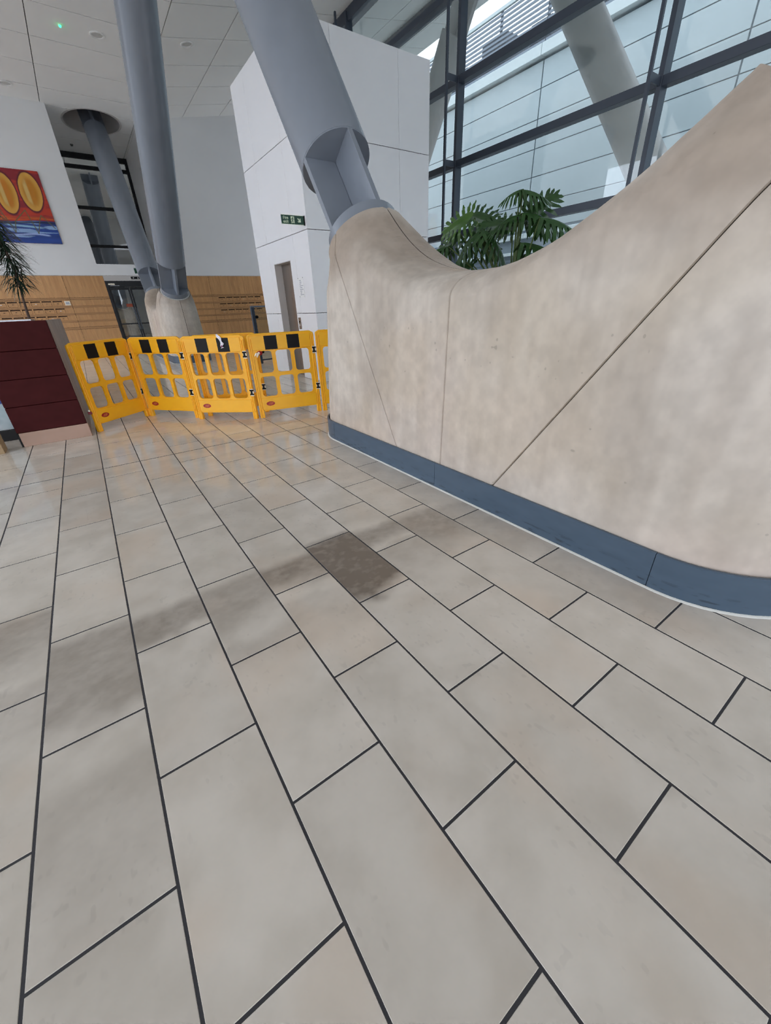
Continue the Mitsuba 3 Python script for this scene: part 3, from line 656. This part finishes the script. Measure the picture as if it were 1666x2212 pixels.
# ------------------------------------------------------------------ lift shaft
TX0, TX1, TY0, TY1, TZ = 3.905, 6.415, 6.99, 9.40, 4.70
ls = thing('lift_shaft', 'free-standing white panelled lift shaft with a recessed steel door, below the ceiling', 'lift shaft')
DY0, DY1, DZ = 7.79, 8.56, 1.99
t = .02
part(ls, 'core', cat_([bx(TX0 + .28, TX1 - t, TY0 + t, TY1, 0, TZ - .004), bx(TX0 + t, TX0 + .28, TY0 + t, DY0, 0, TZ - .004), bx(TX0 + t, TX0 + .28, DY1, TY1, 0, TZ - .004), bx(TX0 + t, TX0 + .28, DY0, DY1, DZ, TZ - .004)]), 'mat_gap')
ZL = [0.0, 1.15, 2.335, 3.52, TZ]; hole = sg.box(DY0 - .001, -1, DY1 + .001, DZ)
for z0, z1 in zip(ZL[:-1], ZL[1:]):
    for y0, y1 in ((TY0, 7.58), (7.58, 8.775), (8.775, TY1)):
        P = sg.box(y0 + (.0015 if y0 != TY0 else 0), z0 + .005, y1 - .0015, z1 - .005).difference(hole)
        for Q in getattr(P, 'geoms', [P]): part(ls, 'front_panel', mapped(extr(Q, t), (TX0, 0, 0), (0, 1, 0), (0, 0, 1), (1, 0, 0)), 'mat_panel')
    for x0, x1 in ((TX0 + t, 4.56), (4.56, 5.76), (5.76, TX1)):
        part(ls, 'side_panel', bx(x0 + .001, x1 - .003, TY0, TY0 + t - .001, z0 + .005, z1 - .005), 'mat_panel')
part(ls, 'reveal', cat_([bx(TX0, TX0 + .14, DY1 - .012, DY1, .004, DZ - .012), bx(TX0, TX0 + .14, DY0, DY0 + .012, .004, DZ - .012), bx(TX0, TX0 + .14, DY0, DY1, DZ - .012, DZ)]), 'mat_reveal')
ym = (DY0 + DY1) / 2 + .06
part(ls, 'door_leaf', bx(TX0 + .14, TX0 + .165, DY0, ym - .002, 0, DZ), 'mat_lift_door'); part(ls, 'door_leaf', bx(TX0 + .14, TX0 + .165, ym + .002, DY1, 0, DZ), 'mat_lift_door')
cp = part(ls, 'call_panel', bx(TX0 - .008, TX0, 7.645, 7.745, .885, 1.08, .002), 'mat_lift_door')
part(cp, 'button', cyl((TX0 - .014, 7.695, .955), (TX0 - .008, 7.695, .955), .016, n=20), 'mat_white', smooth=40); part(cp, 'button', cyl((TX0 - .014, 7.695, 1.01), (TX0 - .008, 7.695, 1.01), .016, n=20), 'mat_black', smooth=40)
k = thing('notice_sheet', 'pale notice sheet with lines of grey print beside the lift door', 'notice')
part(k, 'sheet', bx(TX0 - .006, TX0 - .0005, 7.35, 7.56, 1.40, 1.71), 'mat_white')
for i in range(9):
    w = .05 + .09 * rng.random(); part(k, 'print_line', bx(TX0 - .0068, TX0 - .006, 7.50 - w, 7.51, 1.655 - i * .027, 1.667 - i * .027), 'mat_grey_text')
for y in (7.362, 7.548):
    for z in (1.412, 1.698): part(k, 'fixing', cyl((TX0 - .010, y, z), (TX0 - .006, y, z), .006, n=12), 'mat_black', smooth=40)
k = thing('fire_exit_sign', 'projecting green fire exit sign near the corner of the lift shaft', 'sign')
SY = 7.05
part(k, 'plate', bx(3.515, 3.888, SY - .004, SY + .004, 2.393, 2.503, .001), 'mat_green')
part(k, 'edge', bx(3.510, 3.893, SY - .0035, SY + .0035, 2.389, 2.392), 'mat_sign_white'); part(k, 'edge', bx(3.510, 3.893, SY - .0035, SY + .0035, 2.504, 2.508), 'mat_sign_white')
part(k, 'bracket', bx(3.889, TX0 - .0005, SY - .012, SY + .012, 2.385, 2.512, .002), 'mat_black')
for txt, z in (('Fire', 2.452), ('exit', 2.405)):
    m = meshkit.text_mesh(txt, .036, .0015, bold=True); m.vertices[:, 0] -= m.bounds[0][0]; part(k, 'lettering', mapped(m, (3.545, SY - .004, z), (1, 0, 0), (0, 0, 1), (0, -1, 0)), 'mat_sign_white')
door_sym = sg.box(-.34, 0, .34, 1.0).difference(sc(running_man(), .9, .02, .03))
glyph(sc(door_sym, .085, 3.700, 2.406), (0, SY - .004, 0), (1, 0, 0), (0, 0, 1), .0015, k, 'mat_sign_white', 'running_figure')
da = shapely.affinity.translate(shapely.affinity.rotate(shapely.affinity.scale(arrow, .085, .085, origin=(0, 0)), -45, origin=(0, .042)), 3.805, 2.408)
glyph(da, (0, SY - .004, 0), (1, 0, 0), (0, 0, 1), .0015, k, 'mat_sign_white', 'arrow')

# glass screen left of the lift shaft
k = thing('glass_gate', 'low glass gate on a dark post, left of the lift shaft', 'gate')
part(k, 'post', bx(4.05, 4.13, 10.79, 10.87, 0, 1.29, .004), 'mat_frame'); part(k, 'pane', bx(4.14, 5.3, 10.825, 10.831, .10, 1.31), 'mat_glass')
part(k, 'top_rail', bx(4.05, 5.3, 10.815, 10.841, 1.29, 1.325, .003), 'mat_louvre'); part(k, 'foot_rail', bx(4.13, 5.3, 10.81, 10.846, .07, .10, .003), 'mat_frame')
for z in (1.08, .28): part(k, 'hinge', cyl((4.16, 10.77, z), (4.16, 10.79 + .07, z), .035, n=20), 'mat_black', smooth=40)
part(k, 'castor', cyl((4.10, 10.80, .035), (4.10, 10.86, .035), .035, n=20), 'mat_black', smooth=40)

# ------------------------------------------------------------------ yellow barriers
PH, PW = .985, .80
def barrier_polys():
    body = rrect(0, PW, .085, PH - .012, .02)
    ow, bar, side = .200, .030, .070
    hs = []
    for i in range(3):
        x0 = side + i * (ow + bar)
        hs += [rrect(x0, x0 + ow, .535, .802, .045), rrect(x0, x0 + ow, .254, .508, .045)]
    return body.difference(shapely.union_all(hs)), hs
BODY, BHOLES = barrier_polys()
def barrier(P, Q, label, extras=()):
    """P, Q: the floor points under the middle of the left and the right foot"""
    P, Q = np.array([*P, 0.]), np.array([*Q, 0.]); d = (Q - P) / np.linalg.norm(Q - P); nrm = np.array([d[1], -d[0], 0]); up = np.array([0, 0, 1.])
    O = (P + Q) / 2 - d * PW / 2
    k = thing('safety_barrier', label, 'barrier', 'yellow plastic safety barriers')
    M = lambda m: mapped(m, O, d, up, nrm)          # local x along, y up, z towards the hall's near side
    def B(x0, x1, w0, w1, v0, v1, c=.003): return M(bx(x0, x1, w0, w1, v0, v1, c))
    e = extr(BODY, .022); e.apply_translation([0, 0, -.011]); part(k, 'frame', M(e), 'mat_yellow')
    lips = []
    for h in BHOLES:
        r = h.difference(h.buffer(-.007)); q = extr(r, .030); q.apply_translation([0, 0, -.015]); lips.append(q)
    part(k, 'opening_rim', M(cat_(lips)), 'mat_yellow')
    part(k, 'top_board', B(.045, PW - .045, .806, PH - .022, -.019, .019), 'mat_yellow')
    part(k, 'kick_board', B(.045, PW - .045, .098, .245, -.019, .019), 'mat_yellow')
    part(k, 'top_lip', M(cat_([tube([(.012, PH - .06, 0), (.018, PH - .022, 0), (.045, PH - .008, 0), (PW - .045, PH - .008, 0), (PW - .018, PH - .022, 0), (PW - .012, PH - .06, 0)], .0135, 10)])), 'mat_yellow', smooth=50)
    for x in (.004, PW - .042): part(k, 'side_post', cat_([B(x, x + .016, .10, PH - .05, -.020, .020), B(x + .022, x + .038, .10, PH - .05, -.020, .020)]), 'mat_yellow')
    for x in (0.0, PW - .056): part(k, 'leg', cat_([B(x + .002 + .018 * i, x + .017 + .018 * i, 0, .10, -.026 + .004 * (i % 2), .026 - .004 * (i % 2)) for i in range(3)] + [B(x, x + .056, .0, .10, -.018, .018)]), 'mat_yellow')
    for x in (.195, .465): part(k, 'black_square', B(x, x + .148, .808, PH - .024, .0192, .0205, .0003), 'mat_black')
    bd = part(k, 'badge', M(extr(sg.Point(0, 0).buffer(1, 24), .002).apply_transform(np.diag([.052, .026, 1, 1])).apply_translation([.15, .172, .0191])), 'mat_red')
    tx = meshkit.text_mesh('JSP', .026, .001, bold=True); tx.vertices[:, :2] -= (tx.bounds[0][:2] + tx.bounds[1][:2]) / 2; tx.apply_translation([.15, .172, .0213]); part(bd, 'lettering', M(tx), 'mat_logo_text')
    for x in (.07 + .2 + .015, .07 + .4 + .045):
        for z in (.76, .30): part(k, 'stud', M(cyl((x, z, .010), (x, z, .017), .009, n=12)), 'mat_yellow', smooth=40)
    for z in (.74, .30):
        h = part(k, 'hinge_clip', cat_([B(PW - .036, PW + .012, z, z + .016, .021, .034, .002), B(PW - .036, PW + .012, z + .048, z + .064, .021, .034, .002), B(PW - .026, PW - .006, z, z + .064, .021, .032, .002)]), 'mat_black')
        part(h, 'sticker', B(PW - .034, PW + .010, z - .012, z + .072, .0195, .0208, .0003), 'mat_sticker')
    return k, M, B
barrier((.345, 5.985), (.915, 6.455), 'yellow barrier with two black squares, leftmost, against the burgundy planter')
barrier((.975, 6.42), (1.445, 5.84), 'yellow barrier with two black squares, second from the left')
k3, M3, B3 = barrier((1.47, 5.72), (2.02, 5.225), 'yellow barrier with a white ribbon hung over it, middle of the front row')
barrier((2.10, 5.20), (2.83, 5.03), 'yellow barrier with a red tag, in front of the lift door')
barrier((2.90, 5.00), (3.60, 4.75), 'yellow barrier mostly hidden by the concrete base, rightmost')
barrier((1.60, 5.83), (2.27, 5.50), 'yellow barrier standing close behind the middle one')
k = thing('ribbon', 'crumpled white ribbon hanging over the top edge of the middle barrier', 'ribbon')
def ribbon():
    pts = np.array([(.452, PH + .012, -.01), (.475, PH + .014, .010), (.50, PH - .004, .030), (.525, PH - .045, .033), (.535, PH - .085, .034), (.528, PH - .118, .031), (.53, PH - .135, .027)])
    s = np.linspace(0, 1, 30); t0 = np.linspace(0, 1, len(pts)); c = np.stack([PchipInterpolator(t0, pts[:, i])(s) for i in range(3)], 1)
    v, f = [], []
    for i, q in enumerate(c):
        w = .016 + .006 * math.sin(i * .7)
        for j, o in enumerate((-1, -.3, .35, 1)): v.append(q + [w * o, w * o * .25, .006 * math.sin(i * .9 + j * 1.7)])
    for i in range(29):
        for j in range(3): a = i * 4 + j; f += [[a, a + 1, a + 5], [a, a + 5, a + 4]]
    return trimesh.Trimesh(np.array(v), f, process=False)
part(k, 'strip', M3(ribbon()), 'mat_cloth', smooth=60); part(k, 'print', B3(.522, .536, PH - .125, PH - .105, .036, .037, .0002), 'mat_purple')
k = thing('red_tag', 'red and white tag tied to the barrier left of the lift door', 'tag')
RO = np.array([2.165, 5.17, 0.])
part(k, 'ball', trimesh.creation.icosphere(2, .028).apply_transform(np.diag([1.2, .6, 1, 1])).apply_translation(RO + [.03, .0, .775]), 'mat_red', smooth=True)
part(k, 'ribbon_tail', cat_([tube([RO + [.02, -.012, .78], RO + [-.005, -.018, .765], RO + [-.02, -.02, .73]], [.012, .016, .006]), tube([RO + [.02, -.012, .77], RO + [-.025, -.02, .77], RO + [-.045, -.018, .745]], [.008, .012, .005])]), 'mat_sticker', smooth=50)
k = thing('red_clip', 'dark red clip on the lower left post of the leftmost barrier', 'clip')
part(k, 'block', bx(.290, .330, 5.925, 5.955, .222, .25, .004), 'mat_red_dark'); part(k, 'pin', bx(.300, .318, 5.93, 5.95, .2505, .272, .003), 'mat_sticker')

# ------------------------------------------------------------------ planter with slender plant
pb = thing('planter_bench', 'long burgundy upholstered planter with a tan kickboard and stone side', 'planter')
PX0, PX1, PY0, PY1, PZ = -.385, .255, 5.83, 10.9, 1.225
part(pb, 'carcass', bx(PX0 + .03, PX1 - .03, PY0 + .06, PY1 - .02, 0, PZ - .035), 'mat_soil')
for i in range(4):
    z0 = .150 + i * (PZ - .150) / 4; z1 = .150 + (i + 1) * (PZ - .150) / 4
    part(pb, 'cushion', bx(PX0, PX1 - .006, PY0, PY0 + .06, z0 + .0012, z1 - .0012, .006), 'mat_leather', smooth=50)
part(pb, 'kickboard', bx(PX0 + .012, PX1, PY0 - .004, PY0 + .055, .0, .148, .002), 'mat_kick')
part(pb, 'kickboard_edge', bx(PX0 - .004, PX0 + .011, PY0 - .006, PY0 + .05, .0, .150, .002), 'mat_black')
ys = np.linspace(PY0 + .062, PY1, 8)
for y0, y1 in zip(ys[:-1], ys[1:]): part(pb, 'side_panel', bx(PX1 - .028, PX1, y0 + .003, y1 - .003, 0, PZ - .002, .002), 'mat_stone')
part(pb, 'side_panel', bx(PX0 + .002, PX0 + .028, PY0 + .062, PY1, 0, PZ - .002), 'mat_stone')
part(pb, 'soil_tray', bx(-.24, .06, 6.9, 7.5, PZ - .03, PZ + .014, .003), 'mat_chrome')
pm = thing('slender_plant', 'slender dark plant with a thin trunk and drooping narrow leaves on the planter', 'plant')
tr = np.array([(.030, 7.2, PZ + .016), (.036, 7.2, 1.33), (.050, 7.2, 1.47), (.068, 7.2, 1.60), (.080, 7.2, 1.75), (.075, 7.2, 1.95), (.050, 7.2, 2.15), (.01, 7.2, 2.35), (-.03, 7.2, 2.5)])
part(pm, 'trunk', tube(tr, [.017, .014, .012, .012, .013, .012, .011, .009, .006], 10), 'mat_trunk', smooth=50)
def blade(o, az, length, w, rise, droop):
    n = 7; s = np.linspace(0, 1, n); dirh = np.array([math.cos(az), math.sin(az), 0]); side = np.array([-math.sin(az), math.cos(az), 0])
    p = o + np.outer(s * length * .8, dirh) + np.outer(rise * s - droop * s ** 2, [0, 0, 1]); ww = w * np.sin(np.pi * np.clip(s * .86 + .12, 0, 1))
    v = np.empty((2 * n, 3)); v[0::2] = p - ww[:, None] * side; v[1::2] = p + ww[:, None] * side
    f = [q for i in range(n - 1) for q in ([2 * i, 2 * i + 1, 2 * i + 3], [2 * i, 2 * i + 3, 2 * i + 2])]
    return trimesh.Trimesh(v, f, process=False)
bl = []; s_ = np.linspace(0, 1, len(tr))
for i in range(680):
    q = .34 + .66 * rng.random() ** .8; o = np.array([np.interp(q, s_, tr[:, j]) for j in range(3)]) + rng.normal(0, .03, 3)
    big = .20 + .16 * math.sin(math.pi * min(1, max(0, (q - .30) / .75)))
    bl.append(blade(o, rng.uniform(0, 2 * math.pi), big * rng.uniform(.55, 1.0), .0075, rng.uniform(.0, .16), rng.uniform(.08, .22)))
part(pm, 'narrow_leaves', cat_(bl), 'mat_palm', smooth=True, kind='stuff')

# things left of the planter
def poster(p, n, uv):
    f = fbm(p.x * 9, p.z * 9, 1, 3); c = c3((.30, .42, .45), (.55, .60, .62), f)
    c = c3(c, (.02, .05, .22), smoothstep(.36, .40, p.z) * smoothstep(.5, .6, fbm(p.x * 20, p.z * 14, 4, 2)))
    return c3(c, (.16, .10, .24), smoothstep(.035, .015, dr.abs(p.z - .30)) * smoothstep(.45, .6, f))
mat('mat_poster', mikit.proc(poster), .5)
k = thing('display_board', 'pale blue printed display board standing left of the burgundy planter', 'display board')
part(k, 'print', bx(-1.30, -.42, 6.298, 6.30, .125, 1.15), 'mat_poster'); part(k, 'board', bx(-1.305, -.415, 6.301, 6.32, .12, 1.16, .002), 'mat_white'); part(k, 'foot', bx(-1.29, -.43, 6.27, 6.42, 0, .118, .004), 'mat_black_soft')
for x in (-1.2, -.55): part(k, 'upright', bx(x, x + .03, 6.322, 6.35, .119, 1.1, .003), 'mat_black_soft')
k = thing('cardboard_box', 'brown cardboard box on the floor at the left edge, by the planter', 'box')
part(k, 'carton', bx(-.95, -.52, 5.68, 5.88, 0, .235, .003), 'mat_card')
part(k, 'flap', mapped(bx(0, .43, 0, .004, 0, .09), (-.95, 5.68, .236), (1, 0, 0), (0, .6, .8), (0, -.8, .6)), 'mat_card'); part(k, 'flap', mapped(bx(0, .20, 0, .004, 0, .07), (-.521, 5.68, .236), (0, 1, 0), (-.8, 0, .6), (.6, 0, .8)), 'mat_card')

# ------------------------------------------------------------------ planted bed behind the big base
k = thing('planter_trough', 'grey planting trough behind the foreground concrete base', 'planter')
part(k, 'trough', cat_([bx(3.9, 5.2, 2.3, 2.34, 0, .62), bx(3.9, 5.2, 5.0, 5.04, 0, .62), bx(3.9, 3.94, 2.34, 5.0, 0, .62), bx(5.16, 5.2, 2.34, 5.0, 0, .62)]), 'mat_terracotta'); part(k, 'soil', bx(3.94, 5.16, 2.34, 5.0, .02, .55), 'mat_soil')
def leaf_poly(n=8, seed=0):
    r = np.random.default_rng(seed); L = 1.0
    shapes = [sg.LineString([(0, .05), (0, .93)]).buffer(.075)]
    shapes.append(shapely.affinity.scale(sg.Point(0, .36).buffer(1, 16), .17, .36))
    for i in range(n):
        q = i / (n - 1); base = .06 + .80 * q; ang = math.radians(118 - 88 * q); ln = (.50 + .08 * math.sin(math.pi * q * 1.1)) * (1 - .45 * q ** 2)
        for s in (-1, 1):
            a = ang + r.uniform(-.06, .06); l = ln * r.uniform(.92, 1.06); d = np.array([math.sin(a) * s, math.cos(a)]); e = np.array([d[1], -d[0]]); o = np.array([0, base])
            up = np.array([0, .10]) * (1 - q)
            pts = [o - e * .022, o + d * l * .45 - e * .045 + up * .3, o + d * l * .8 - e * .038 + up * .7, o + d * l + up, o + d * l * .8 + e * .032 + up * .7, o + d * l * .45 + e * .040 + up * .3, o + e * .022]
            shapes.append(sg.Polygon(pts).buffer(0).buffer(.008))
    return shapely.union_all(shapes).buffer(.006).buffer(-.006).simplify(.003)
def leaf_flat(seed):
    P = leaf_poly(8, seed); P = max(getattr(P, 'geoms', [P]), key=lambda g_: g_.area)
    pts = [np.array(P.exterior.coords)[:-1], ring_pts(P, 0, .03)]
    gx, gy = np.meshgrid(np.arange(-.7, .71, .045), np.arange(-.3, 1.3, .045)); q = np.c_[gx.ravel(), gy.ravel()]; pts.append(q[shapely.contains(P.buffer(-.012), shapely.points(q))])
    V = np.vstack(pts); tri = Delaunay(V).simplices; tri = tri[shapely.contains(P, shapely.points(V[tri].mean(1)))]
    return V, tri
LEAF = [leaf_flat(s) for s in (1, 2, 3)]
def leaf_mesh(i, size, droop, fold):
    V, tri = LEAF[i % 3]; x, y = V[:, 0] * size, V[:, 1] * size
    z = -droop * (y / size) ** 2 * size - fold * np.abs(V[:, 0]) ** 1.6 * size + .02 * size * np.sin(np.abs(V[:, 0]) * 26)
    return trimesh.Trimesh(np.c_[x, y, z], tri, process=False)
pd = thing('split_leaf_plant', 'dark green split-leaf plant showing above the saddle of the concrete base', 'plant')
TRK = np.array([4.58, 3.42, .0])
part(pd, 'trunk', tube([TRK + [0, 0, .55], TRK + [.01, .02, .9], TRK + [-.01, .03, 1.2], TRK + [0, .02, 1.45]], [.05, .042, .038, .03], 12), 'mat_trunk', smooth=50)
# leaf bases (world), heading towards tip, size, droop, fold
Rh, Uh = np.array([.815, -.579, 0]) / 1.0, np.array([0, 0, 1.])
B_, M_ = 'mat_leaf_bright', 'mat_leaf'
FACE, TOP = (-.62, -.60, .50), (-.10, -.16, .98)
LV = [((4.5, 4.00, 2.10), (-.40, .75, -.25), .40, .20, .45, B_, FACE), ((4.5, 3.98, 2.10), (.35, -.75, -.30), .36, .20, .50, M_, FACE), ((4.6, 3.46, 2.22), (.80, -.60, .0), .32, .35, 1.5, M_, TOP), ((4.6, 3.42, 2.22), (-.6, .75, -.05), .22, .40, 1.5, M_, TOP),
      ((4.6, 3.40, 2.02), (.80, -.62, .06), .38, .50, 1.6, M_, TOP), ((4.6, 3.42, 2.01), (-.6, .75, .05), .30, .55, 1.5, M_, TOP), ((4.55, 4.10, 1.95), (.30, -.75, -.40), .40, .3, .7, M_, FACE), ((4.5, 4.20, 1.95), (-.45, .7, -.5), .34, .3, .7, M_, FACE),
      ((4.45, 3.80, 1.93), (-.45, .6, -.30), .38, .5, 1.3, M_, TOP), ((4.45, 3.78, 1.92), (.55, -.65, -.40), .38, .5, 1.3, M_, TOP), ((4.5, 3.10, 1.93), (.75, -.62, -.05), .42, .35, 1.4, M_, TOP),
      ((4.7, 3.46, 1.98), (.35, -.45, .45), .38, .3, .6, M_, FACE), ((4.65, 3.55, 1.95), (-.5, .55, .15), .34, .3, .6, M_, FACE), ((4.4, 4.28, 1.82), (-.45, .7, .05), .36, .5, 1.3, M_, TOP),
      ((4.5, 3.30, 1.75), (.75, -.62, -.05), .44, .3, 1.3, M_, TOP), ((4.5, 3.95, 1.60), (-.3, .6, .1), .30, .3, .6, M_, FACE), ((4.6, 3.30, 1.65), (.75, -.55, -.1), .46, .25, 1.2, M_, TOP)]
for i, (b, h, size, droop, fold, m, nn) in enumerate(LV):
    b = np.array(b); h = np.array(h) / np.linalg.norm(h)
    n0 = np.array(nn); n0 = n0 - h * (n0 @ h); n0 /= np.linalg.norm(n0); sd = np.cross(h, n0)
    lf = part(pd, 'leaf', mapped(leaf_mesh(i, size, droop, fold), b, sd, h, n0), m, smooth=True)
    start = TRK + [0, .02, 1.05 + .03 * (i % 5)]; mid = start * .45 + b * .55 + [0, 0, .06]
    tt = np.linspace(0, 1, 12)[:, None]; curve = (1 - tt) ** 2 * start + 2 * tt * (1 - tt) * mid + tt ** 2 * b
    part(lf, 'stalk', tube(curve, np.linspace(.012, .006, 12), 7), 'mat_stalk', smooth=50)
